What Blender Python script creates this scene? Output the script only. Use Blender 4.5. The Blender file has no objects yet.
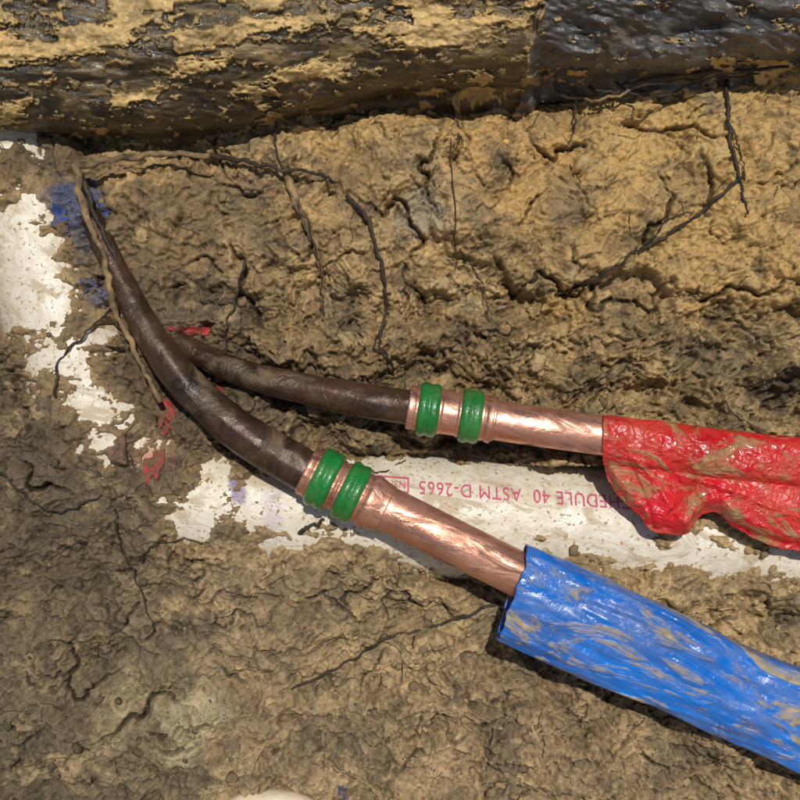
import bpy, math, numpy as np
from mathutils import Vector, Matrix
rng=np.random.RandomState(7)
S=0.06; T=math.radians(40); D=12.0
ct,st=math.cos(T),math.sin(T)
M=Matrix(((S,0,0,0),(0,S*ct,-S*st,0),(0,S*st,S*ct,0),(0,0,0,1)))
sc=bpy.context.scene
def srgb(r,g,b):
    return tuple(((c/255)/12.92 if c/255<=0.04045 else ((c/255+0.055)/1.055)**2.4) for c in (r,g,b))
# ---------------- noise
_tab={}
def perlin(x,y,seed=0):
    if seed not in _tab:
        a=np.random.RandomState(seed+100).rand(256,256)*2*np.pi
        _tab[seed]=(np.cos(a).astype(np.float32),np.sin(a).astype(np.float32))
    gx,gy=_tab[seed]
    xf=np.floor(x);yf=np.floor(y);xi=xf.astype(np.int64);yi=yf.astype(np.int64)
    fx=(x-xf).astype(np.float32);fy=(y-yf).astype(np.float32)
    def g(i,j):
        a=(xi+i)&255;b=(yi+j)&255
        return gx[a,b]*(fx-i)+gy[a,b]*(fy-j)
    sx=fx*fx*fx*(fx*(fx*6-15)+10);sy=fy*fy*fy*(fy*(fy*6-15)+10)
    n0=g(0,0)*(1-sx)+g(1,0)*sx;n1=g(0,1)*(1-sx)+g(1,1)*sx
    return (n0*(1-sy)+n1*sy)*1.4
def fbm(x,y,o=5,seed=0,gain=0.5,lac=2.03):
    r=0;a=1
    for i in range(o):
        r=r+a*perlin(x+i*17.3,y-i*9.1,seed+i);a*=gain;x=x*lac;y=y*lac
    return r
def ss(a,b,x):
    t=np.clip((x-a)/(b-a),0,1);return t*t*(3-2*t)
# ---------------- image coordinates in hundreds of pixels: X 0..8 right, Y 0..8 down the bank, w out of the bank
def at(X,Y,w): 
    k=(D-w)/D  # perspective scale by depth, so points keep their image position
    return np.array([(X-4)*k,(4-Y)*k,w])
def catmull(P,n=12):
    P=np.array(P,float);Q=np.vstack([2*P[0]-P[1],P,2*P[-1]-P[-2]]);out=[]
    for i in range(1,len(Q)-2):
        for k in range(n):
            t=k/n
            out.append(0.5*((2*Q[i])+(-Q[i-1]+Q[i+1])*t+(2*Q[i-1]-5*Q[i]+4*Q[i+1]-Q[i+2])*t*t+(-Q[i-1]+3*Q[i]-3*Q[i+1]+Q[i+2])*t**3))
    out.append(P[-1]);return np.array(out)
# white pipe line
PV=catmull([(9.2,5.62),(7.0,5.40),(4.5,5.22),(2.6,5.10),(1.75,4.98),(1.15,4.5),(0.75,3.8),(0.42,2.9),(0.15,2.0),(-0.1,1.0),(-0.3,0.2)],4)
PR=0.64; PW=-0.53
def pdist(X,Y):
    d=np.full(X.shape,1e9)
    for a,b in zip(PV[:-1],PV[1:]):
        ab=b-a;L=ab@ab
        t=np.clip(((X-a[0])*ab[0]+(Y-a[1])*ab[1])/L,0,1)
        d=np.minimum(d,(X-a[0]-t*ab[0])**2+(Y-a[1]-t*ab[1])**2)
    return np.sqrt(d)
def psurf(X,Y):
    d=pdist(X,Y);return PW+np.sqrt(np.maximum(PR**2-d**2,(0.25*PR)**2)),d
def sdf(poly,X,Y):
    d=np.full(X.shape,1e9);ins=np.zeros(X.shape,bool);n=len(poly)
    for i in range(n):
        ax,ay=poly[i];bx,by=poly[(i+1)%n]
        ex,ey=bx-ax,by-ay
        t=np.clip(((X-ax)*ex+(Y-ay)*ey)/(ex*ex+ey*ey+1e-12),0,1)
        d=np.minimum(d,(X-ax-t*ex)**2+(Y-ay-t*ey)**2)
        c=((ay>Y)!=(by>Y))&(X<(bx-ax)*(Y-ay)/((by-ay)+1e-12)+ax)
        ins^=c
    d=np.sqrt(d);return np.where(ins,-d,d)
WH=[[(1.72,4.98),(2.0,4.75),(2.3,4.62),(2.42,4.85),(2.55,4.62),(2.95,4.85),(3.1,4.75),(3.5,4.60),(4.2,4.58),(5.0,4.66),(5.6,4.82),(6.1,4.95),(6.5,5.15),(6.7,5.35),(7.2,5.35),(8.3,5.52),(8.3,5.74),(7.3,5.75),(6.9,5.60),(6.5,5.70),(6.0,5.58),(5.6,5.52),(5.35,5.5),(5.0,5.87),(4.6,5.88),(4.2,5.78),(4.0,5.48),(3.8,5.35),(3.7,5.5),(3.2,5.42),(2.7,5.40),(2.42,5.15),(2.3,4.98),(2.1,5.1),(2.12,5.42),(1.8,5.42)],
[(-0.5,2.10),(0.35,2.05),(0.62,2.4),(0.80,2.8),(0.88,3.15),(0.55,3.3),(0.2,3.35),(-.5,3.45)],
[(0.20,3.55),(0.5,3.40),(1.04,3.31),(1.10,3.5),(0.92,3.62),(0.90,3.84),(0.55,3.77),(0.28,3.87)],
[(0.73,3.95),(1.0,3.86),(1.24,4.05),(1.12,4.24),(0.83,4.19)],[(0.95,4.33),(1.17,4.33),(1.1,4.57),(0.93,4.5)],[(1.42,4.5),(1.56,4.48),(1.52,4.72)]]
CP=[(0.3,1.7,134,108,72),(2,1.8,150,122,78),(1.8,2.5,122,99,64),(3.5,1.3,174,140,82),(5,1.5,190,151,86),(7,1.2,196,159,92),(7.6,2.2,186,150,88),(6,2.3,178,143,82),(4.2,2.2,158,130,86),(5,3,144,118,75),(3,2.8,134,110,72),(4.2,3.5,132,107,68),(6.5,3.5,138,114,73),(7.8,3.5,132,110,71),(2.2,3.3,98,80,54),(0.6,4.8,90,75,54),(1,5.8,106,91,66),(2.5,5.8,138,116,84),(4,6.2,156,132,92),(1,7,114,98,70),(3,7.2,144,121,85),(5,7.2,146,122,87),(6.5,7.6,144,121,86),(7,6.2,166,140,97),(1.2,3.5,112,92,64),(0.3,7.8,92,79,55),(5.6,6.9,134,111,79),(2.5,4.3,104,84,58)]  # soil tone points; bottom-left ones darkened to paint in light falloff
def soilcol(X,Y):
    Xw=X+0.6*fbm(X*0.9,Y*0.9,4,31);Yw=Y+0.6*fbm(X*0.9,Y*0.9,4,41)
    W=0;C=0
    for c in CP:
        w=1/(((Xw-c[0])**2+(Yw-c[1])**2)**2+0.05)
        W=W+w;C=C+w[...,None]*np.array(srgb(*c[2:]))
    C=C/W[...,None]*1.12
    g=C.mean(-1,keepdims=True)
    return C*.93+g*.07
def heights(X,Y):
    far=ss(6,14,np.maximum(abs(X-4),abs(Y-4)))
    wx=X+0.10*fbm(X*2,Y*2,3,51);wy=Y+0.10*fbm(X*2,Y*2,3,61)
    h=0.24*fbm(wx*0.55,wy*0.65,3,1)
    mid=ss(2.4,3.2,Y)*ss(5.2,4.4,Y)*ss(1.5,3,X)
    lowr=ss(5.6,6.4,Y)*ss(3,5,X)
    zone=0.56+0.42*mid+0.25*lowr-0.06*ss(5.4,6,Y)*ss(3,2,X)
    n=fbm(wx*1.0+3,wy*1.5,5,5,.55)
    t=n*4.5;fr=t-np.floor(t)
    h+=0.085*zone*(np.floor(t)+ss(0.84,1,fr)-0.5)
    n2=fbm(wx*2.7+3,wy*3.6,5,15,.55);t=n2*4;fr=t-np.floor(t)
    h+=0.032*zone*(np.floor(t)+ss(0.82,1,fr))
    rough=zone*(0.5+0.9*ss(-.2,.5,fbm(X*.7+9,Y*.7,2,21)))
    h+=0.048*rough*fbm(X*4,Y*4.4,6,9,0.58)
    h-=0.030*rough*np.abs(fbm(X*8,Y*9,4,19,0.6))
    line=np.interp(X,[3.3,4.2,5.5,6.4,7.2,8.2],[1.4,2.35,2.95,2.75,2.95,3.2])+0.15*fbm(X*2.5,Y*2,4,71)
    h+=0.12*ss(0.04,-0.04,Y-line)*ss(3.3,4.2,X)
    h-=0.13*np.exp(-((Y-line-0.10)/0.12)**2)*ss(3.8,5,X)
    h-=0.45*ss(1.4,0.7,Y)
    h-=0.22*ss(2.0,1.3,Y)*ss(3,1,X)
    h+=0.10*ss(6.0,7.8,Y)
    h-=0.12*ss(0.9,0.2,abs(Y-(3.9+0.12*(X-4))))*ss(1.5,3,X)
    return h*(1-far)
# ---------------- grid
step=0.0112
fine=np.arange(-4.7,4.7,step)
outer=4.7+np.cumsum(0.03*1.3**np.arange(0,48))
outer=outer[outer<30000]
ax=np.concatenate([-outer[::-1],fine,[4.7],outer])
U,Vv=np.meshgrid(ax,ax)
X=U+4;Y=4-Vv
H=heights(X,Y)
n0=len(outer);n1=n0+len(fine)
sub=(slice(n0,n1),slice(n0,n1))
Xs,Ys,Hs=X[sub],Y[sub],H[sub].copy()
nf=len(fine)
def ix(Xp,Yp): return (4-Yp+4.7)/step,(Xp-4+4.7)/step
def bump(cx,cy,r,asp,ang,hh,sgn=1):
    i,j=ix(cx,cy);k=int(r*1.6/step)+2;i=int(i);j=int(j)
    i0,i1,j0,j1=max(0,i-k),min(nf,i+k),max(0,j-k),min(nf,j+k)
    if i1<=i0 or j1<=j0:return
    dx=Xs[i0:i1,j0:j1]-cx;dy=Ys[i0:i1,j0:j1]-cy
    a=(dx*math.cos(ang)+dy*math.sin(ang))/r;b=(-dx*math.sin(ang)+dy*math.cos(ang))/(r*asp)
    q=(np.abs(a)**2.4+np.abs(b)**2.4)
    th=np.arctan2(b,a);q=q*(1+0.2*np.sin(3*th+cx*50)+0.2*np.sin(5*th+cy*70))
    c=Hs[min(max(i,0),nf-1),min(max(j,0),nf-1)]
    if sgn>0:
        z=c-0.2*r+hh*np.sqrt(np.clip(1-q,0,1))+.15*(Hs[i0:i1,j0:j1]-c);Hs[i0:i1,j0:j1]=np.where(q<1,np.maximum(Hs[i0:i1,j0:j1],z),Hs[i0:i1,j0:j1])
    else:
        Hs[i0:i1,j0:j1]-=hh*np.clip(1-q,0,1)
kk=rng.rand(8000,2)*9.2-.6
dn=0.15+0.8*ss(-.1,.5,fbm(kk[:,0]*.8,kk[:,1]*.8,3,91))
for (cx,cy),dens in zip(kk,dn):
    if cy<2.4 and cx>3.5: dens*=0.35
    if cx<2.6 and cy>5.5: dens*=0.45
    if rng.rand()>dens: continue
    r=0.014+0.028*rng.rand()+0.09*rng.rand()**8
    bump(cx,cy,r,rng.uniform(.55,1),rng.uniform(0,3.14),r*rng.uniform(.4,.85))
for k in range(900):
    cx,cy=rng.uniform(-.6,8.6),rng.uniform(0.6,8.6)
    r=0.015+0.05*rng.rand()**3;bump(cx,cy,r,rng.uniform(.3,1),rng.uniform(0,3.14),r*1.3,-1)
G=np.zeros_like(Hs)
def groove(x,y,wd,dp):
    i,j=ix(x,y);i=int(round(i));j=int(round(j));k=int(wd*2.2/step)+2
    i0,i1,j0,j1=max(0,i-k),min(nf,i+k+1),max(0,j-k),min(nf,j+k+1)
    if i1<=i0 or j1<=j0:return
    q=((Xs[i0:i1,j0:j1]-x)**2+(Ys[i0:i1,j0:j1]-y)**2)/wd**2
    G[i0:i1,j0:j1]=np.maximum(G[i0:i1,j0:j1],dp*np.exp(-q))
def crack(x,y,a,L,wd,dp):
    s=0;a0=a
    while s<L:
        f=math.sin(math.pi*min(1,s/L*.9+.1));groove(x,y,wd*(.5+.5*f),dp*f)
        x+=.014*math.cos(a);y+=.014*math.sin(a);a+=rng.normal()*0.38+(a0-a)*.10;s+=.014
for k in range(260):
    crack(rng.uniform(0,8),rng.uniform(1,8),rng.choice([rng.normal()*.5,rng.uniform(0,6.28)]),rng.uniform(.2,.9)*(1 if k<200 else 1.8),rng.uniform(.008,.014),rng.uniform(.04,.12))
for c in [(3.6,2.0,.35,1.6),(5.6,2.95,-.45,2.3),(5.0,2.8,.2,1.5),(6.6,1.7,1.4,1.2),(5.3,1.3,1.2,1.0),(2.3,2.4,1.6,1.3),(0.2,4.6,.5,1.0),(6.9,2.9,.1,1.3),(6.2,1.2,.3,1.4),(4.4,1.3,1.5,1.1),(7.0,1.5,1.3,.9),(0.5,6.4,.3,1.4),(1.0,7.4,-.5,1.2)]:
    crack(*c,.017,.16)
Hs-=G
ps,pd=psurf(Xs,Ys)
m=np.full(Xs.shape,1.0)
for p in WH:
    pa=np.array(p);bb=(Xs>pa[:,0].min()-.5)&(Xs<pa[:,0].max()+.5)&(Ys>pa[:,1].min()-.5)&(Ys<pa[:,1].max()+.5)
    m[bb]=np.minimum(m[bb],sdf(p,Xs[bb],Ys[bb]))
nz=fbm(Xs*2.2,Ys*2.8,6,131,0.6)
sm=fbm(Xs*1.6+Ys*.8,Ys*5-Xs*.4,5,136,.55)
m=m+0.15*nz+0.08*fbm(Xs*9,Ys*9,4,141,.6)+0.14*ss(.15,.6,sm)
m=np.where((Ys<5.08)&(Ys>4.66)&(Xs>3.62)&(Xs<6.3),np.minimum(m,-0.05),m)
wz=1-ss(0.8*PR,1.25*PR,pd)
lowamp=0.035*fbm(Xs*5,Ys*5,5,151,.6)+0.55*(Hs-0.24*fbm(Xs*.55,Ys*.65,3,1))
base=ps+(np.maximum(ps,0.02)-ps)*ss(.05,.3,m)
zone=base+np.clip(m*0.7,-0.1,0.09)+lowamp*ss(0,0.22,m)+0.010*fbm(Xs*14,Ys*14,3,161)
Hs=np.where(wz>0,Hs*(1-wz)+zone*wz,Hs)
Hs=np.where((m<0)&(pd<PR*1.02),np.minimum(Hs,ps-0.03),Hs)
H[sub]=Hs
def hm(Xp,Yp):
    i,j=ix(Xp,Yp);i=min(max(int(i),1),nf-2);j=min(max(int(j),1),nf-2)
    return float(Hs[i-1:i+2,j-1:j+2].mean())
cl=np.clip(Vv,-5.5,5.5);ex=Vv-cl
VX=np.stack([U,cl+ex*ct,H-ex*st],-1).reshape(-1,3)
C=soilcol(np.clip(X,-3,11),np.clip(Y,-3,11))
def tint(C,mask,col,amt): return C*(1-(mask*amt)[...,None])+np.array(srgb(*col))*(mask*amt)[...,None]
var=fbm(X*1.5,Y*2.0,6,171,.6)
C=C*(1+0.36*np.clip(var,-1.2,1.0))[...,None]
C=C*(1+0.28*np.clip(fbm(X*6,Y*7,5,181,.68),-1.4,1.2))[...,None]
C=tint(C,ss(.1,.5,fbm(X*1.3+5,Y*1.3,6,191,.62)),(98,87,68),.5)
C=tint(C,ss(.3,.7,fbm(X*1.6-5,Y*1.9,6,201,.62)),(190,164,120),.45)
C=tint(C,ss(.35,.6,fbm(X*3.6-5,Y*3.9,5,206,.62)),(78,68,52),.45)
def blob(cx,cy,rx,ry,a=0):
    r=np.zeros_like(X);R_=max(rx,ry)*1.9
    bb=(abs(X-cx)<R_)&(abs(Y-cy)<R_);dx=X[bb]-cx;dy=Y[bb]-cy;p=(dx*math.cos(a)+dy*math.sin(a))/rx;q=(-dx*math.sin(a)+dy*math.cos(a))/ry
    r[bb]=ss(1.15,.5,np.sqrt(p*p+q*q)+.45*fbm(X[bb]*3,Y[bb]*3,5,211,.6));return r
for a in [(1.95,7.2,.35,.5,.5,(192,176,138),.45),(1.2,7.1,.25,.5,.3,(172,154,116),.35),(4.2,2.15,.33,.25,0,(148,136,114),.8),(5.0,1.6,.3,.3,0,(124,104,78),.6),(5.7,2.0,.3,.25,0,(120,104,80),.6),(7.1,.95,.12,.25,0,(100,90,74),.7),(7.75,3.9,.25,.3,0,(52,46,38),.8),(5.0,1.62,.15,.12,0,(66,58,46),.7),(0.7,2.05,.34,.3,0,(50,74,116),.75),(0.85,2.45,.12,.3,0,(60,78,112),.5),(1.0,2.95,.2,.14,0,(54,78,124),.6),(3.0,3.9,1.6,.2,.1,(74,60,42),.65),(1.6,3.9,.9,.5,.9,(78,62,42),.55),(1.5,4.5,.5,.3,.4,(104,66,62),.45),(.4,1.5,.6,.35,0,(82,69,50),.55),(2.0,2.1,.8,.35,.1,(104,88,62),.5),(7.9,2.0,.1,.5,0,(120,95,60),.4),(.5,6.0,.9,.7,.2,(86,72,52),.4),(1.4,5.0,.9,.3,.5,(82,70,50),.4)]:
    C=tint(C,blob(*a[:5]),a[5],a[6])
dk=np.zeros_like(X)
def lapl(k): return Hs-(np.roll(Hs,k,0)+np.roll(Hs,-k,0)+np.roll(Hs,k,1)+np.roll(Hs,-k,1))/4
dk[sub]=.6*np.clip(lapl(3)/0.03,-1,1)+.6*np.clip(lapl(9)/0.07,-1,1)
C=C*(1+0.24*dk)[...,None]  # hollows darkened, ridges lightened: relief shading painted into the colour
gg=np.zeros_like(X);gg[sub]=np.clip(G/.06,0,1);C=C*(1-.5*gg)[...,None]  # crack lines get painted shade in the soil colour too
film=np.zeros_like(X);film[sub]=ss(.25,.0,m)*wz
C=tint(C,film,(164,138,98),.5)
C=np.clip(C,0.012,2);C=C*np.minimum(1,.50/C[...,:1])
def mesh_np(name,V,F,mat,smooth=True,col=None,parent=None,M_=M):
    me=bpy.data.meshes.new(name);F=np.asarray(F,np.int32);k=F.shape[1]
    V=np.asarray(V,np.float32)
    me.vertices.add(len(V));me.vertices.foreach_set('co',V.ravel())
    me.loops.add(F.size);me.loops.foreach_set('vertex_index',F.ravel())
    me.polygons.add(len(F));me.polygons.foreach_set('loop_start',np.arange(0,F.size,k,dtype=np.int32))
    me.polygons.foreach_set('use_smooth',np.full(len(F),smooth))
    me.update(calc_edges=True)
    if col is not None:
        ca=me.color_attributes.new('Col','FLOAT_COLOR','POINT')
        cc=np.ones((len(V),4),np.float32);cc[:,:3]=np.asarray(col).reshape(-1,3);ca.data.foreach_set('color',cc.ravel())
    me.materials.append(mat)
    o=bpy.data.objects.new(name,me);sc.collection.objects.link(o)
    if parent: o.parent=parent
    o.matrix_basis=M_.copy()
    return o
def gridF(R,Cn,wrap=False):
    i=np.arange(R-1)[:,None];j=np.arange(Cn if wrap else Cn-1)[None,:];j2=(j+1)%Cn
    return np.stack([i*Cn+j,i*Cn+j2,(i+1)*Cn+j2,(i+1)*Cn+j],-1).reshape(-1,4)
def empty(name):
    e=bpy.data.objects.new(name,None);sc.collection.objects.link(e);e.empty_display_size=.05;return e
# ---------------- materials
class NT:
    def __init__(s,name):
        s.m=bpy.data.materials.new(name);s.m.use_nodes=True;s.t=s.m.node_tree;s.b=s.t.nodes['Principled BSDF']
        s.tc=s.t.nodes.new('ShaderNodeTexCoord').outputs['Object']
    def n(s,t,**k):
        x=s.t.nodes.new(t)
        for a,b in k.items(): setattr(x,a,b)
        return x
    def l(s,a,b): s.t.links.new(a,b)
    def noise(s,scale,detail=4,rough=.6,dist=0,stretch=None,rot=0):
        x=s.n('ShaderNodeTexNoise');x.inputs['Scale'].default_value=scale;x.inputs['Detail'].default_value=detail
        x.inputs['Roughness'].default_value=rough;x.inputs['Distortion'].default_value=dist
        v=s.tc
        if stretch:
            r=s.n('ShaderNodeMapping');r.inputs['Rotation'].default_value=(0,0,rot);s.l(v,r.inputs[0])
            mp=s.n('ShaderNodeMapping');mp.inputs['Scale'].default_value=stretch;s.l(r.outputs[0],mp.inputs[0]);v=mp.outputs[0]
        s.l(v,x.inputs['Vector']);return x.outputs[0]
    def ramp(s,src,a,b,ca=(0,0,0),cb=(1,1,1)):
        x=s.n('ShaderNodeValToRGB');e=x.color_ramp.elements
        if b<a: a,b,ca,cb=b,a,cb,ca
        e[0].position=a;e[1].position=b
        e[0].color=(*ca,1);e[1].color=(*cb,1);s.l(src,x.inputs[0]);return x.outputs[0]
    def mix(s,f,a,b,mode='MIX'):
        x=s.n('ShaderNodeMix',data_type='RGBA',blend_type=mode)
        for v,i in ((f,0),(a,6),(b,7)):
            if isinstance(v,(int,float)): x.inputs[i].default_value=v
            elif isinstance(v,tuple): x.inputs[i].default_value=(*v,1)
            else: s.l(v,x.inputs[i])
        return x.outputs[2]
    def math(s,op,a,b=0):
        x=s.n('ShaderNodeMath',operation=op)
        for v,i in ((a,0),(b,1)):
            if isinstance(v,(int,float)): x.inputs[i].default_value=v
            else: s.l(v,x.inputs[i])
        return x.outputs[0]
    def bump(s,h,strength,dist,prev=None):
        x=s.n('ShaderNodeBump');x.inputs['Strength'].default_value=strength;x.inputs['Distance'].default_value=dist
        s.l(h,x.inputs['Height'])
        if prev: s.l(prev,x.inputs['Normal'])
        return x.outputs[0]
    def out(s,col,rough,nrm=None,metal=None,coat=0):
        for v,k in ((col,'Base Color'),(rough,'Roughness'),(metal,'Metallic')):
            if v is None: continue
            if isinstance(v,(int,float)): s.b.inputs[k].default_value=v
            elif isinstance(v,tuple): s.b.inputs[k].default_value=(*v,1)
            else: s.l(v,s.b.inputs[k])
        if nrm: s.l(nrm,s.b.inputs['Normal'])
        s.b.inputs['Coat Weight'].default_value=coat;s.b.inputs['Coat Roughness'].default_value=.15
        return s.m
def soil_mat():
    s=NT('clay_soil');a=s.n('ShaderNodeAttribute',attribute_name='Col').outputs['Color']
    n1=s.noise(20,5,.75)
    c=s.mix(1.0,a,s.ramp(n1,.28,.72,(.64,.62,.59),(1.36,1.36,1.35)),'MULTIPLY')
    n3=s.noise(30,1,.6)
    c=s.mix(s.ramp(n3,.68,.74),c,(.025,.018,.012))
    c=s.mix(s.math('MULTIPLY',s.ramp(n3,.28,.22),.55),c,srgb(205,182,138))
    r=s.ramp(s.noise(4,2,.6),.35,.7,(.34,)*3,(.72,)*3)
    m_=s.out(c,r,s.bump(n1,.55,.004));s.b.inputs['Specular IOR Level'].default_value=.45;return m_
SOIL=soil_mat()
MUD=srgb(168,140,96)
def plastic(name,base,base2,mudlo,mudhi,rough=.25,scale=2.2,stretch=(1,1,1),rot=0,dist=2.0,coat=0,bstr=.4,crink=None,mudcol=MUD,metal=0,film=.25,attr=False,cst=.35):
    s=NT(name)
    n=s.noise(scale,6,.62,dist,stretch=stretch,rot=rot)
    mask=s.ramp(n,mudlo,mudhi)
    filmm=s.math('MULTIPLY',s.ramp(s.noise(scale*1.7,4,.7,1.2,stretch=stretch,rot=rot),.4,.75),film)
    tot=s.math('MAXIMUM',mask,filmm)
    fine_=s.noise(scale*7,4,.7)
    bc=s.mix(s.ramp(s.noise(scale*.8,3,.6),.35,.65),base,base2)
    if attr:
        sp=s.n('ShaderNodeSeparateColor');s.l(s.n('ShaderNodeAttribute',attribute_name='Col').outputs['Color'],sp.inputs[0])
        flm=s.math('MULTIPLY',tot,s.math('SUBTRACT',.42,s.math('MULTIPLY',sp.outputs[1],.30)))
        tot=s.math('MAXIMUM',flm,sp.outputs[0]);mask=tot
        bc=s.mix(sp.outputs[1],bc,s.mix(s.ramp(s.noise(3,4,.6),.35,.65),srgb(46,47,50),srgb(88,88,90)))
    mc=s.mix(s.ramp(fine_,.3,.7),tuple(x*.55 for x in mudcol),tuple(min(1,x*1.2) for x in mudcol))
    c=s.mix(tot,bc,mc)
    r=s.math('ADD',s.math('MULTIPLY',tot,.45),s.math('ADD',s.math('MULTIPLY',fine_,.25),rough-.1))
    b=s.bump(s.math('ADD',mask,s.math('MULTIPLY',fine_,.5)),bstr,.003)
    if crink: b=s.bump(s.noise(crink,2,.5,3.0),cst,.004,b)
    mt=None
    if metal: mt=s.math('MULTIPLY',s.math('SUBTRACT',1.0,tot),metal)
    return s.out(c,r,b,mt,coat)
M_BLUE=plastic('muddy_blue_plastic',srgb(0,88,168),srgb(6,110,202),.52,.64,.20,1.5,(.45,1.5,1),.42,3.4,.2,mudcol=srgb(166,148,114),film=.34,crink=2.0,cst=.15)
M_RED=plastic('muddy_red_plastic',srgb(182,14,24),srgb(214,32,42),.50,.63,.24,1.6,(.8,1.2,1),.2,2.6,.2,crink=4.5,mudcol=srgb(164,126,80),film=.35,cst=.6)
M_BLK=plastic('muddy_black_plastic',srgb(26,24,21),srgb(60,53,43),.46,.66,.26,2.4,(.5,1.5,1),.1,1.6,.1,mudcol=srgb(206,172,112),film=.5,attr=True,bstr=.6)
M_COP=plastic('bright_copper',(.80,.41,.29),(.58,.27,.18),.52,.68,.30,2.4,(.5,2,1),.35,1.6,0,mudcol=srgb(116,80,54),metal=.93,bstr=.25,film=.6)
M_OLD=plastic('tarnished_muddy_copper',srgb(78,52,38),srgb(40,31,24),.51,.69,.32,1.6,(1,1,1),.3,1.5,.1,mudcol=srgb(112,90,63),metal=.4,film=.45)
M_GRN=plastic('green_press_ring',srgb(6,100,40),srgb(12,120,50),.60,.74,.24,3,(1,1,1),0,1,.3,film=.18)
def pvc_mat():
    s=NT('muddy_white_pvc');a=s.n('ShaderNodeAttribute',attribute_name='Col').outputs['Color']
    n=s.noise(2.1,6,.65,1.6,stretch=(.7,1.5,1),rot=.1);mask=s.ramp(n,.50,.62)
    film=s.math('MULTIPLY',s.ramp(s.noise(4,5,.75,.8),.36,.72),.55)
    t=s.math('MAXIMUM',s.math('MULTIPLY',mask,.70),film)
    t=s.math('MAXIMUM',t,s.ramp(s.noise(24,2,.6),.61,.67))
    c=s.mix(t,a,srgb(166,138,98));b=s.bump(t,.4,.002)
    return s.out(c,s.math('ADD',s.math('MULTIPLY',t,.4),.33),b)
M_PVC=pvc_mat()
def simple(name,c1,c2,rough,sc_=8):
    s=NT(name);n=s.noise(sc_,4,.7);return s.out(s.mix(s.ramp(n,.35,.65),c1,c2),rough,s.bump(n,.6,.003))
M_ROOTD=simple('dark_root',srgb(24,19,14),srgb(66,52,36),.7)
M_ROOTM=simple('mud_coated_root',srgb(62,48,32),srgb(152,124,84),.8,4)
M_INK=simple('magenta_print',srgb(190,60,98),srgb(206,104,128),.5,20)
M_PALE=simple('pale_lump',srgb(214,194,160),srgb(236,220,190),.6,1.5)
M_SCR=plastic('muddy_red_scrap',srgb(150,34,42),srgb(176,54,58),.44,.56,.5,4,mudcol=srgb(116,90,62))
M_SCB=plastic('muddy_blue_scrap',srgb(30,64,124),srgb(40,84,146),.42,.56,.5,4,mudcol=srgb(116,94,68))
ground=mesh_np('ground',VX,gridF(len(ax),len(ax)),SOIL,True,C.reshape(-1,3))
# ---------------- loose clods (one object)
def ico():
    import bmesh
    bm=bmesh.new();bmesh.ops.create_icosphere(bm,subdivisions=2,radius=1);V=np.array([v.co[:] for v in bm.verts]);F=np.array([[v.index for v in f.verts] for f in bm.faces]);bm.free();return V,F
IV,IF=ico();vs=[];fs=[];cs=[];nn=0
kk=np.stack([rng.uniform(-.3,8.3,3000),rng.uniform(1.3,8.4,3000)],-1)
pq,dq=psurf(kk[:,0],kk[:,1]);cq=soilcol(kk[:,0],kk[:,1])
for (cx,cy),p_,d_,c_ in zip(kk,pq,dq,cq):
    w=.2+.5*(cy>5.8)+.4*(cx>3.5 and cy>3)
    if cy<2.6 and cx>3.6: w*=.3
    if rng.rand()>w: continue
    if d_<PR*.9 and hm(cx,cy)<p_: continue
    r=.008+.015*rng.rand()+.05*rng.rand()**7
    V=IV*(1+.22*np.sin(IV@rng.normal(size=3)*3+rng.rand()*6)+.14*np.sin(IV@rng.normal(size=3)*6))[:,None]*r*np.array([1,rng.uniform(.6,1),rng.uniform(.5,.9)])
    a=rng.rand()*6.28;R=np.array([[math.cos(a),-math.sin(a),0],[math.sin(a),math.cos(a),0],[0,0,1]])
    V=V@R.T+np.array([cx-4,4-cy,hm(cx,cy)+r*.25])
    vs.append(V);fs.append(IF+nn);nn+=len(V);cs.append(np.tile(c_*rng.uniform(.5,1.25),(len(V),1)))
mesh_np('soil_clods',np.vstack(vs),np.vstack(fs),SOIL,True,np.vstack(cs))
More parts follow.
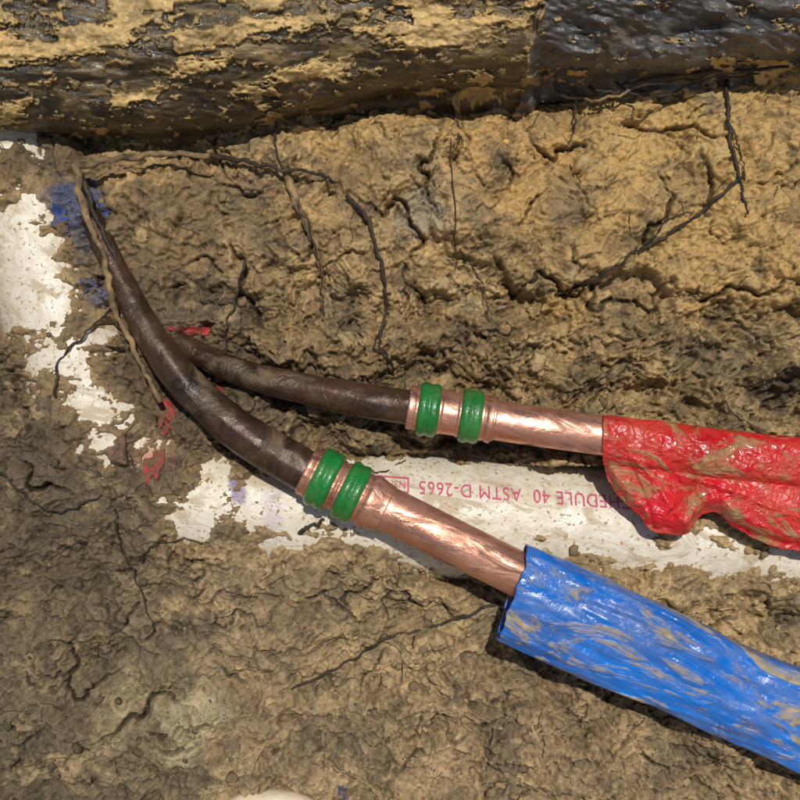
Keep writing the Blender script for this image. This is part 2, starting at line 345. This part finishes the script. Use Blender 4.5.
# ---------------- sweeps
def frames(P):
    Tn=np.gradient(P,axis=0);Tn/=np.linalg.norm(Tn,axis=1)[:,None]
    A=np.cross(Tn,[0,0,1.]);A/=np.linalg.norm(A,axis=1)[:,None]+1e-9
    B=np.cross(A,Tn);return Tn,A,B
def sweep(name,P,r,mat,seg=48,parent=None,colfn=None,jit=0,seed=0):
    P=np.array(P,float);n=len(P);r=np.broadcast_to(np.array(r,float),(n,)).copy()
    Tn,A,B=frames(P);th=np.linspace(0,2*np.pi,seg,endpoint=False)
    rr=r[:,None]*np.ones(seg)
    if jit: 
        L=np.cumsum(np.r_[0,np.linalg.norm(np.diff(P,axis=0),axis=1)])
        rr=rr*(1+jit*fbm(L[:,None]/r.mean()*.35+0*th,0*L[:,None]+1.5*np.cos(th)+seed,4,seed+300)+jit*.6*fbm(L[:,None]/r.mean()*.6+9,1.5*np.sin(th)+0*L[:,None],3,seed+310))
    V=P[:,None]+rr[...,None]*(np.cos(th)[None,:,None]*A[:,None]+np.sin(th)[None,:,None]*B[:,None])
    Vf=V.reshape(-1,3);F=gridF(n,seg,True)[:,::-1]
    k=len(Vf);Vf=np.vstack([Vf,P[0],P[-1]])
    j=np.arange(seg);j2=(j+1)%seg
    f0=[[k,int(a),int(b)] for a,b in zip(j,j2)];f1=[[k+1,int((n-1)*seg+b),int((n-1)*seg+a)] for a,b in zip(j,j2)]
    me=bpy.data.meshes.new(name);me.from_pydata(Vf.tolist(),[],F.tolist()+f0+f1);me.update()
    for p in me.polygons:p.use_smooth=len(p.vertices)==4
    if colfn is not None:
        ca=me.color_attributes.new('Col','FLOAT_COLOR','POINT');cc=np.ones((len(Vf),4),np.float32);cc[:,:3]=colfn(Vf);ca.data.foreach_set('color',cc.ravel())
    me.materials.append(mat);o=bpy.data.objects.new(name,me);sc.collection.objects.link(o)
    if parent:o.parent=parent
    o.matrix_basis=M.copy();return o
pvc=empty('white_pvc_pipe')
def pcol(V):
    x=V[:,0]+4;y=4-V[:,1]
    c=np.tile(np.array(srgb(222,214,196)),(len(V),1))
    def st(cx,cy,rx,ry,col,am):
        nonlocal c
        q=np.sqrt(((x-cx)/rx)**2+((y-cy)/ry)**2)+.5*fbm(x*5,y*5,4,401,.6);k=ss(1.1,.7,q)*am
        c=c*(1-k)[:,None]+np.array(srgb(*col))*k[:,None]
    st(2.38,4.8,.09,.28,(90,68,132),.85);st(2.75,5.05,.12,.3,(150,130,175),.3);st(1.3,4.6,.15,.12,(110,80,140),.6);st(1.5,4.7,.1,.25,(190,60,70),.8)
    return c
PVd=catmull(PV,8)
PP=np.stack([PVd[:,0]-4,4-PVd[:,1],np.full(len(PVd),PW)],-1)
sweep('pipe_wall',PP,PR,M_PVC,128,pvc,pcol)
def line_y(x): return 4.80+0.075*(x-4.08)
def text(body,size,x0,off,nm,sx=1):
    cu=bpy.data.curves.new(nm,'FONT');cu.body=body;cu.size=size;cu.space_character=1.1
    o=bpy.data.objects.new(nm,cu);sc.collection.objects.link(o);dg=bpy.context.evaluated_depsgraph_get()
    me=bpy.data.meshes.new_from_object(o.evaluated_get(dg));bpy.data.objects.remove(o)
    co=np.array([v.co[:] for v in me.vertices]);X_=x0-co[:,0]*sx;Y_=line_y(X_)-off+co[:,1]
    s_,_=psurf(X_,Y_);V=np.stack([X_-4,4-Y_,s_+.012],-1)
    for v,c in zip(me.vertices,V):v.co=c
    me.materials.clear();me.materials.append(M_INK)
    o=bpy.data.objects.new(nm,me);sc.collection.objects.link(o);o.parent=pvc;o.matrix_basis=M.copy()
text('SCHEDULE 40  ASTM D-2665',0.180,6.40,.0,'printed_marking',.90)
text('NSF-pw',0.10,4.06,-.015,'printed_mark',.92)
for (a,b,c,d) in [(3.70,-.025,4.09,-.01),(3.70,.11,4.09,.125),(3.70,-.01,3.715,.11),(4.075,-.01,4.09,.11)]:
    q=np.array([(a,b),(c,b),(c,d),(a,d)],float);xx=q[:,0];yy=line_y(xx)+q[:,1];s_,_=psurf(xx,yy)
    mesh_np('print_box_line',np.stack([xx-4,4-yy,s_+.012],-1),[[0,3,2,1]],M_INK,parent=pvc)
# ---------------- copper lines
def lathe(name,A,B,prof,mat,parent,seg=64):
    A=np.array(A);B=np.array(B);d=(B-A)/np.linalg.norm(B-A)
    pr=catmull(prof,5);pr[:,0]=np.maximum.accumulate(pr[:,0]+np.arange(len(pr))*1e-5)
    P=A+pr[:,0:1]*d
    a=np.cross(d,[0,0,1.]);a/=np.linalg.norm(a);b=np.cross(a,d);th=np.linspace(0,2*np.pi,seg,endpoint=False)
    V=P[:,None]+pr[:,1][:,None,None]*(np.cos(th)[None,:,None]*a+np.sin(th)[None,:,None]*b)
    return mesh_np(name,V.reshape(-1,3),gridF(len(P),seg,True)[:,::-1],mat,True,None,parent)
def ringprof(x,w,r):
    return [(x-w/2,r*.76),(x-w/2+.006,r*.86),(x-w*.40,r*.97),(x-w*.22,r*1.02),(x-w*.06,r*.98),(x+w*.02,r*.965),(x+w*.12,r*.99),(x+w*.28,r*1.0),(x+w*.42,r*.94),(x+w/2-.006,r*.84),(x+w/2,r*.76)]
def line(name,old,oldr,fa,fb,pipe,r,rings,rr,rw):
    e=empty(name)
    Po=catmull([at(*p) for p in old],14);sweep('tarnished_section',Po,np.interp(np.linspace(0,1,len(Po)),np.linspace(0,1,len(oldr)),oldr),M_OLD,48,e,jit=.06,seed=int(r*100))
    sweep('bright_section',catmull([at(*p) for p in pipe],14),r,M_COP,64,e)
    A=at(*fa);B=at(*fb);L=np.linalg.norm(B-A)
    c=r*1.10
    pf=[(0,r*.98),(.005,c),(.04,c*1.02)]
    for x in rings: pf+=[(x-rw*.62,c*1.0),(x-rw*.5,c*1.05),(x+rw*.5,c*1.05),(x+rw*.62,c)]
    pf+=[(rings[-1]+rw*.75,c*1.08),(rings[-1]+rw*.95,c*1.10),(L-.05,c*1.0),(L-.005,c*.99),(L,r*.97)]
    lathe('press_coupling',A,B,pf,M_COP,e)
    for x in rings: lathe('green_press_ring',A,B,ringprof(x,rw,rr),M_GRN,e)
    return e
line('copper_pipe',[(0.55,1.6,-.35),(0.82,2.0,-.12),(1.06,2.5,.03),(1.28,2.95,.12),(1.60,3.5,.24),(2.0,3.98,.3),(2.5,4.38,.36),(3.14,4.75,.42)],[.10,.11,.12,.135,.16,.185,.200,.208],
     (3.06,4.70,.42),(3.86,5.09,.44),[(3.7,5.0,.44),(4.3,5.3,.46),(5.12,5.71,.5),(5.9,6.1,.52),(6.6,6.4,.54)],.218,[.2,.49],.295,.22)
line('copper_pipe',[(1.55,3.28,-.25),(1.88,3.48,-.02),(2.4,3.72,.14),(3.0,3.88,.24),(3.6,4.0,.35),(4.15,4.08,.4)],[.10,.12,.135,.15,.165,.172],
     (4.08,4.07,.4),(4.95,4.20,.41),[(4.8,4.18,.41),(5.4,4.27,.42),(6.05,4.36,.44),(6.5,4.44,.44)],.192,[.2,.61],.262,.22)
# ---------------- blue sleeve
def blue():
    A=at(5.12,5.92,.55);B=at(9.3,7.78,.55);n=240;seg=130
    s=np.linspace(0,1,n);d=(B-A)/np.linalg.norm(B-A);L=np.linalg.norm(B-A)
    a=np.cross(d,[0,0,1.]);a/=np.linalg.norm(a);b=np.cross(a,d)
    th=np.linspace(0,2*np.pi,seg,endpoint=False)
    ca,sa=np.cos(th),np.sin(th)
    SS=(s*L)[:,None]+0*th
    hw=.475+.015*np.sin(SS*2.1)-.006*SS;hh=.23+.02*np.sin(SS*1.3+1)
    up=-ca[None]
    z=hh*np.sign(sa)*np.abs(sa)**.8*(1+.25*up)
    off=.03*fbm(SS*.9,1.5*ca+3,4,501)+.03*np.abs(fbm(SS*.8+2,4*ca+6,3,505))+.012*fbm(SS*3,6*ca+6,3,507)
    z=z+off*np.where(sa>0,1,.4);x=ca[None]*hw+.02*fbm(SS*1.5,sa*1.5+8,3,511)
    endj=.02*fbm(th*2,th*0,3,521);P=A+(SS+((1-s)**8)[:,None]*(endj+.05*ca)[None])[...,None]*d
    V=P+x[...,None]*a+z[...,None]*b
    o=mesh_np('blue_plastic_sleeve',V.reshape(-1,3),gridF(n,seg,True)[:,::-1],M_BLUE)
    md=o.modifiers.new('t','SOLIDIFY');md.thickness=.022;md.offset=-1
blue()
# ---------------- red sleeve
def red():
    Tc=catmull([(6.03,4.16),(6.2,4.17),(6.4,4.20),(6.6,4.21),(6.85,4.25),(7.05,4.28),(7.3,4.31),(7.6,4.34),(8.0,4.38),(9.4,4.52)],20)
    Bc=catmull([(6.03,4.60),(6.14,4.90),(6.36,5.12),(6.54,5.31),(6.84,5.34),(6.99,5.16),(7.16,5.14),(7.38,5.28),(7.8,5.47),(9.4,5.75)],20)
    Bc=Bc+.02*np.stack([fbm(Bc[:,0]*4,Bc[:,1]*4,3,640),fbm(Bc[:,0]*4,Bc[:,1]*4,3,645)],-1)*np.minimum(1,np.arange(len(Bc))/20)[:,None]
    n=len(Tc);m_=110;t=np.linspace(0,1,m_)
    W=np.linalg.norm(Bc-Tc,axis=1)[:,None]
    X_=Tc[:,0:1]*(1-t)+Bc[:,0:1]*t;Y_=Tc[:,1:]*(1-t)+Bc[:,1:]*t
    dd=t*W
    pb=np.sqrt(np.clip(1-((dd-.24)/.27)**2,0,1))*.25
    fl=.11*ss(0,.25,dd)*ss(0,.15,W-dd)
    def fold(x0,y0,a,wd):
        q=(X_-x0)*math.sin(a)-(Y_-y0)*math.cos(a)+.04*fbm(X_*2,Y_*2,2,650);return np.exp(-np.abs(q)/wd)
    crk=.05*fbm(X_*1.0+3,Y_*1.6,3,601,.45)+.03*np.abs(fbm(X_*2.2-Y_,Y_*2.2+X_*.6,4,611,.6))+.045*fold(6.5,4.75,.9,.05)*ss(.3,.5,dd)-.05*fold(6.9,4.9,-.9,.05)*ss(.3,.5,dd)+.05*fold(7.4,4.95,.35,.06)*ss(.3,.5,dd)-.035*fold(6.3,4.6,1.2,.04)*ss(.3,.5,dd)
    k=ss(0,.06,t)*ss(1,.94,t)
    w=.41+np.maximum(pb,fl)+crk*k
    wb=np.minimum(.36-.02*np.sin(t*np.pi)-.25*pb,w-.02)
    def atm(X,Y,w): k=(D-w)/D;return np.stack([(X-4)*k,(4-Y)*k,w],-1)
    V=np.concatenate([atm(X_,Y_,w),atm(X_,Y_,wb)[:,::-1]],1)
    o=mesh_np('red_plastic_sleeve',V.reshape(-1,3),gridF(n,2*m_,True),M_RED)
    md=o.modifiers.new('t','SOLIDIFY');md.thickness=.015;md.offset=0
red()
# ---------------- black sheet (one continuous sheet with a lap)
def sheet():
    xs=np.concatenate([np.arange(-4,-.3,.05),np.arange(-.3,8.3,.0125),np.arange(8.3,12,.05)]);nx=len(xs)
    ed=[(-4,1.2),(0,1.30),(1.5,1.31),(2.4,1.25),(3.3,1.02),(4.0,.86),(5.2,.85),(5.32,.80),(5.42,.68),(5.7,.71),(6.4,.73),(7.4,.62),(8,.56),(12,.4)]
    e=np.interp(xs,*zip(*ed))+.03*fbm(xs*2.0,xs*0+.5,4,700)
    pts=[(-.35,-.5),(-.08,-.15),(.0,.18),(.1,.42),(.3,.66),(.6,.86),(1.0,1.0),(1.6,1.0),(2.3,.6),(3.0,-.2),(3.3,-.8)]
    d_=[10,14,14,18,26,32,28,12,10,6]
    full=catmull(pts,32)
    idx=np.unique(np.concatenate([i*32+np.linspace(0,32,k,endpoint=False).astype(int) for i,k in enumerate(d_)]))
    pr=full[idx];up=pr[None,:,0]+0*xs[:,None];w=pr[None,:,1]+0*xs[:,None]
    XX=xs[:,None]+0*up;YY=e[:,None]-up
    b=XX-(5.22+.25*(.85-YY)+.06*fbm(YY*2,YY*0,3,704)) ;R_=ss(-.015,.02,b)
    ampL=.07*fbm(XX*.6,YY*1.5,4,701)+.04*np.abs(fbm(XX*.8,YY*3,4,705,.6))
    ampR=.12*fbm(XX*.9+YY*.5,YY*2.0-XX*.5,4,711,.5)-.15*np.abs(fbm(XX*1.3-YY*1.0,YY*2.2+XX*.3,4,715,.5))
    w=w+ampL*(1-R_)+(ampR+.18)*R_
    mudn=fbm(XX*1.3-YY*.8+.25*fbm(XX*2,YY*2,3,725),YY*3.0+XX*.35,7,721,.66)
    biasL=np.interp(YY,[-2,0,.35,.6,.85,1.2,1.5],[.14,.10,.0,-.14,-.34,-.45,-.2])+.12*ss(1.6,.2,XX)*ss(.9,.3,YY)+.18*ss(.6,.2,YY)*ss(1.0,.3,np.abs(XX-4.1))
    biasR=-.85+.65*ss(.14,.0,up)+.45*ss(.5,.1,YY)*ss(7,7.8,XX)
    mm=ss(-.02,.14,mudn+biasL*(1-R_)+biasR*R_)
    mm=np.maximum(mm,.7*ss(.34,.52,fbm(XX*6,YY*9,4,731,.6)+.3*biasL*(1-R_)-.22*R_))
    mm=np.maximum(mm,.75*np.exp(-(b/.03)**2)*ss(-.1,.3,fbm(XX*3,YY*5,3,761)))
    w=w+.04*mm+.03*mm*fbm(XX*6,YY*7,4,741,.65)
    mmc=mm*(1-.40*ss(-.2,.5,fbm(XX*2,YY*4,4,751,.6)))
    k=(D-w)/D;V=np.stack([(XX-4)*k,(4-YY)*k,w],-1)
    col=np.stack([mmc,R_,0*mmc],-1)
    o=mesh_np('black_plastic_sheet',V.reshape(-1,3),gridF(nx,len(idx))[:,::-1],M_BLK,True,col.reshape(-1,3))
    md=o.modifiers.new('t','SOLIDIFY');md.thickness=.02;md.offset=-1
sheet()
# ---------------- roots
def root(name,pts,r0,r1,mat,lift=.02,w0=-9,jit=.12,sd=0):
    P2=catmull(pts,10);L=len(P2)
    P2=P2+np.stack([.03*fbm(np.arange(L)*.3,np.zeros(L)+sd,3,800+sd,.6),.03*fbm(np.arange(L)*.3+50,np.zeros(L)+sd,3,810+sd,.6)],-1)
    h=np.array([hm(x,y) for x,y in P2]);w=np.convolve(np.pad(h,4,'edge'),np.ones(9)/9,'valid');w=np.maximum(w,h)
    lift=max(lift,.04)
    P=np.array([at(x,y,max(z+lift,w0)) for (x,y),z in zip(P2,w)])
    return sweep(name,P,np.linspace(r0,r1,L)*(1+.3*fbm(np.arange(L)*.18,np.zeros(L)+sd*.7,3,830)),mat,12,None,jit=jit,seed=sd)
R=[([(.72,1.68),(1.1,1.60),(1.6,1.54),(2.1,1.56)],.034,.028,M_ROOTM,.2,.2),
([(2.05,1.55),(2.4,1.60),(2.75,1.68),(3.2,1.74),(3.35,1.84)],.030,.012,M_ROOTD,.12,-9),
([(.75,1.66),(.86,2.15),(1.05,2.6),(1.13,3.05),(1.32,3.45),(1.60,4.02)],.034,.028,M_ROOTM,.12,.22),
([(.82,1.75),(.95,2.15),(1.15,2.6),(1.2,2.9)],.03,.02,M_ROOTD,.08,.16),
([(2.85,1.7),(3.0,2.1),(3.17,2.5),(3.22,2.85),(3.22,3.2)],.042,.012,M_ROOTM,.05,-9),
([(2.9,1.9),(3.1,2.3),(3.2,2.7),(3.24,3.15)],.014,.008,M_ROOTD,.09,-9),
([(2.75,1.2),(2.76,1.5),(2.9,1.9)],.010,.010,M_ROOTD,.04,-9),
([(3.48,1.95),(3.7,2.25),(3.83,2.75),(3.86,3.1),(3.8,3.4),(3.95,3.7)],.024,.010,M_ROOTD,.05,-9),
([(3.85,3.2),(3.75,3.45),(3.9,3.6)],.012,.006,M_ROOTD,.05,-9),
([(7.22,.6),(7.28,1.0),(7.3,1.35),(7.42,1.9),(7.48,2.15)],.028,.010,M_ROOTD,.05,-9),
([(7.28,1.2),(7.4,1.5),(7.45,1.8)],.012,.006,M_ROOTD,.05,-9),
([(5.55,2.95),(6.0,2.75),(6.4,2.5),(6.9,2.2),(7.45,1.75)],.013,.016,M_ROOTD,.02,-9),
([(6.4,2.5),(6.7,2.2),(6.95,2.1)],.01,.006,M_ROOTD,.02,-9),
([(5.6,.95),(6.0,1.0),(6.4,.86),(6.9,.8),(7.4,.68)],.016,.016,M_ROOTM,.25,-9),
([(5.62,.8),(5.75,1.1),(5.72,1.35)],.014,.006,M_ROOTD,.12,-9),
([(5.8,.85),(6.1,.92),(6.5,.78),(7.9,.66)],.014,.014,M_ROOTD,.3,-9),
([(6.1,.8),(6.5,.98),(7.0,.82),(7.6,.74)],.012,.01,M_ROOTD,.25,-9),
([(2.9,6.9),(3.5,6.6),(3.9,6.37),(4.4,6.25),(5.0,6.03)],.010,.018,M_ROOTD,.04,-9),
([(4.15,6.36),(4.12,6.48)],.008,.004,M_ROOTD,.02,-9),
([(0,4.72),(.3,5.0),(.6,5.12),(1.0,4.94)],.014,.008,M_ROOTD,.01,-9),
([(1.15,5.1),(1.22,5.5),(1.4,5.9),(1.55,6.3)],.014,.006,M_ROOTD,.01,-9),
([(1.4,5.6),(1.6,5.42),(2.1,5.42)],.01,.005,M_ROOTD,.01,-9),
([(2.98,5.32),(3.15,5.25),(3.32,5.15)],.02,.012,M_ROOTD,.04,-9),
([(3.1,4.56),(3.6,4.68),(3.85,4.72),(4.05,4.6)],.014,.008,M_ROOTD,.05,-9),
([(2.45,2.6),(2.35,3.0),(2.25,3.4),(2.38,3.9)],.012,.008,M_ROOTD,.01,-9),
([(4.6,2.5),(4.8,2.8),(4.9,3.2)],.008,.006,M_ROOTD,.02,-9),
([(4.5,1.3),(4.55,2.3),(4.55,2.7)],.006,.005,M_ROOTD,.02,-9),
([(.55,3.95),(.6,3.6),(.85,3.35),(1.1,3.1)],.016,.008,M_ROOTD,.03,-9),
([(2.0,3.0),(2.4,3.05),(2.8,3.1)],.01,.006,M_ROOTD,.02,-9),
([(4.45,.95),(4.6,1.3),(4.5,1.6)],.008,.005,M_ROOTD,.03,-9),
([(7.75,4.4),(7.3,4.1),(7.2,3.8)],.008,.005,M_ROOTD,.02,-9)]
for k,(p,a,b,m_,lf,w0) in enumerate(R): root('root',p,a,b,m_,lf,w0,sd=k)
vs=[];fs=[];nn=0
for k in range(190):
    x,y=rng.uniform(0,8),rng.uniform(1.0,8);a=rng.uniform(0,6.28);pts=[]
    for i in range(rng.randint(6,24)):
        pts.append((x,y));x+=.03*math.cos(a);y+=.03*math.sin(a);a+=rng.normal()*.3
    P=np.array([at(px,py,hm(px,py)+.008) for px,py in pts]);P[:,2]=np.convolve(np.pad(P[:,2],2,'edge'),np.ones(5)/5,'valid')+.006
    Tn,A,B=frames(P);th=np.linspace(0,2*np.pi,5,endpoint=False);r=np.linspace(.006,.003,len(P))*rng.uniform(.4,1.0)
    V=P[:,None]+r[:,None,None]*(np.cos(th)[None,:,None]*A[:,None]+np.sin(th)[None,:,None]*B[:,None])
    vs.append(V.reshape(-1,3));fs.append(gridF(len(P),5,True)+nn);nn+=len(P)*5
mesh_np('rootlets',np.vstack(vs),np.vstack(fs),M_ROOTD)
def scrap(name,cx,cy,rx,ry,a,mat,sd,lift=.012):
    n=36;m_=9;V=[];
    for i in range(m_):
        for j in range(n):
            th=j/n*2*math.pi;q=(i/(m_-1))*(1+.4*math.sin(2*th+sd)+.2*math.sin(5*th+sd*2)+.15*math.sin(9*th+sd))
            dx=q*rx*math.cos(th);dy=q*ry*math.sin(th);x=cx+dx*math.cos(a)-dy*math.sin(a);y=cy+dx*math.sin(a)+dy*math.cos(a)
            V.append([x-4,4-y,hm(x,y)+lift+.012*math.sin(x*30+sd)*math.cos(y*26)])
    o=mesh_np(name,V,gridF(m_,n,True),mat);md=o.modifiers.new('t','SOLIDIFY');md.thickness=.008
for k,(cx,cy,rx,ry,a,mt) in enumerate([(1.66,4.15,.06,.2,.2,M_SCR),(1.56,4.65,.07,.18,.1,M_SCR),(1.88,3.30,.16,.05,.2,M_SCR),(2.1,3.9,.16,.05,.5,M_SCR),(1.02,2.1,.10,.05,.4,M_SCB),(.62,2.2,.14,.08,.9,M_SCB),(3.44,7.93,.05,.07,.2,M_SCB),(.9,2.85,.06,.10,.2,M_SCB)]):
    scrap('red_plastic_scrap' if mt is M_SCR else 'blue_plastic_scrap',cx,cy,rx,ry,a,mt,k+1,.02)
V=IV*np.array([.62,.36,.3])*(1+.05*np.sin(IV@np.array([2.,3,1])*2))[:,None]+np.array([2.72-4,4-8.18,hm(2.72,8.15)+.08])
o=mesh_np('pale_lump',V,IF,M_PALE);md=o.modifiers.new('s','SUBSURF');md.levels=2;md.render_levels=2  # smooth half-buried lump standing in for an unidentified pale shape
# ---------------- light
w=bpy.data.worlds.new("World");sc.world=w;w.use_nodes=True
d=Vector((0.07,0.32,1.0));R3=Matrix(((1,0,0),(0,ct,-st),(0,st,ct)));dw=(R3@d).normalized()
el=math.asin(dw.z);az=math.atan2(dw.x,dw.y)
sk=w.node_tree.nodes.new('ShaderNodeTexSky');sk.sky_type='NISHITA';sk.sun_disc=False;sk.sun_elevation=el;sk.sun_rotation=az
w.node_tree.links.new(sk.outputs[0],w.node_tree.nodes['Background'].inputs[0]);w.node_tree.nodes['Background'].inputs[1].default_value=.06
L=bpy.data.lights.new('sun','SUN');L.energy=3.5;L.angle=math.radians(.5);L.color=(1,.97,.91)
lo=bpy.data.objects.new('sun',L);sc.collection.objects.link(lo);lo.rotation_euler=dw.to_track_quat('Z','Y').to_euler();lo.location=dw*3
# ---------------- camera
c=bpy.data.cameras.new('camera');co=bpy.data.objects.new('camera',c);sc.collection.objects.link(co)
c.sensor_width=36;c.lens=36/(2*4/D);c.clip_start=.01;c.clip_end=5000
co.location=R3@Vector((0,0,D*S));co.rotation_euler=(T,0,0)
sc.camera=co
sc.view_settings.view_transform='Standard';sc.view_settings.look='None';sc.view_settings.exposure=0
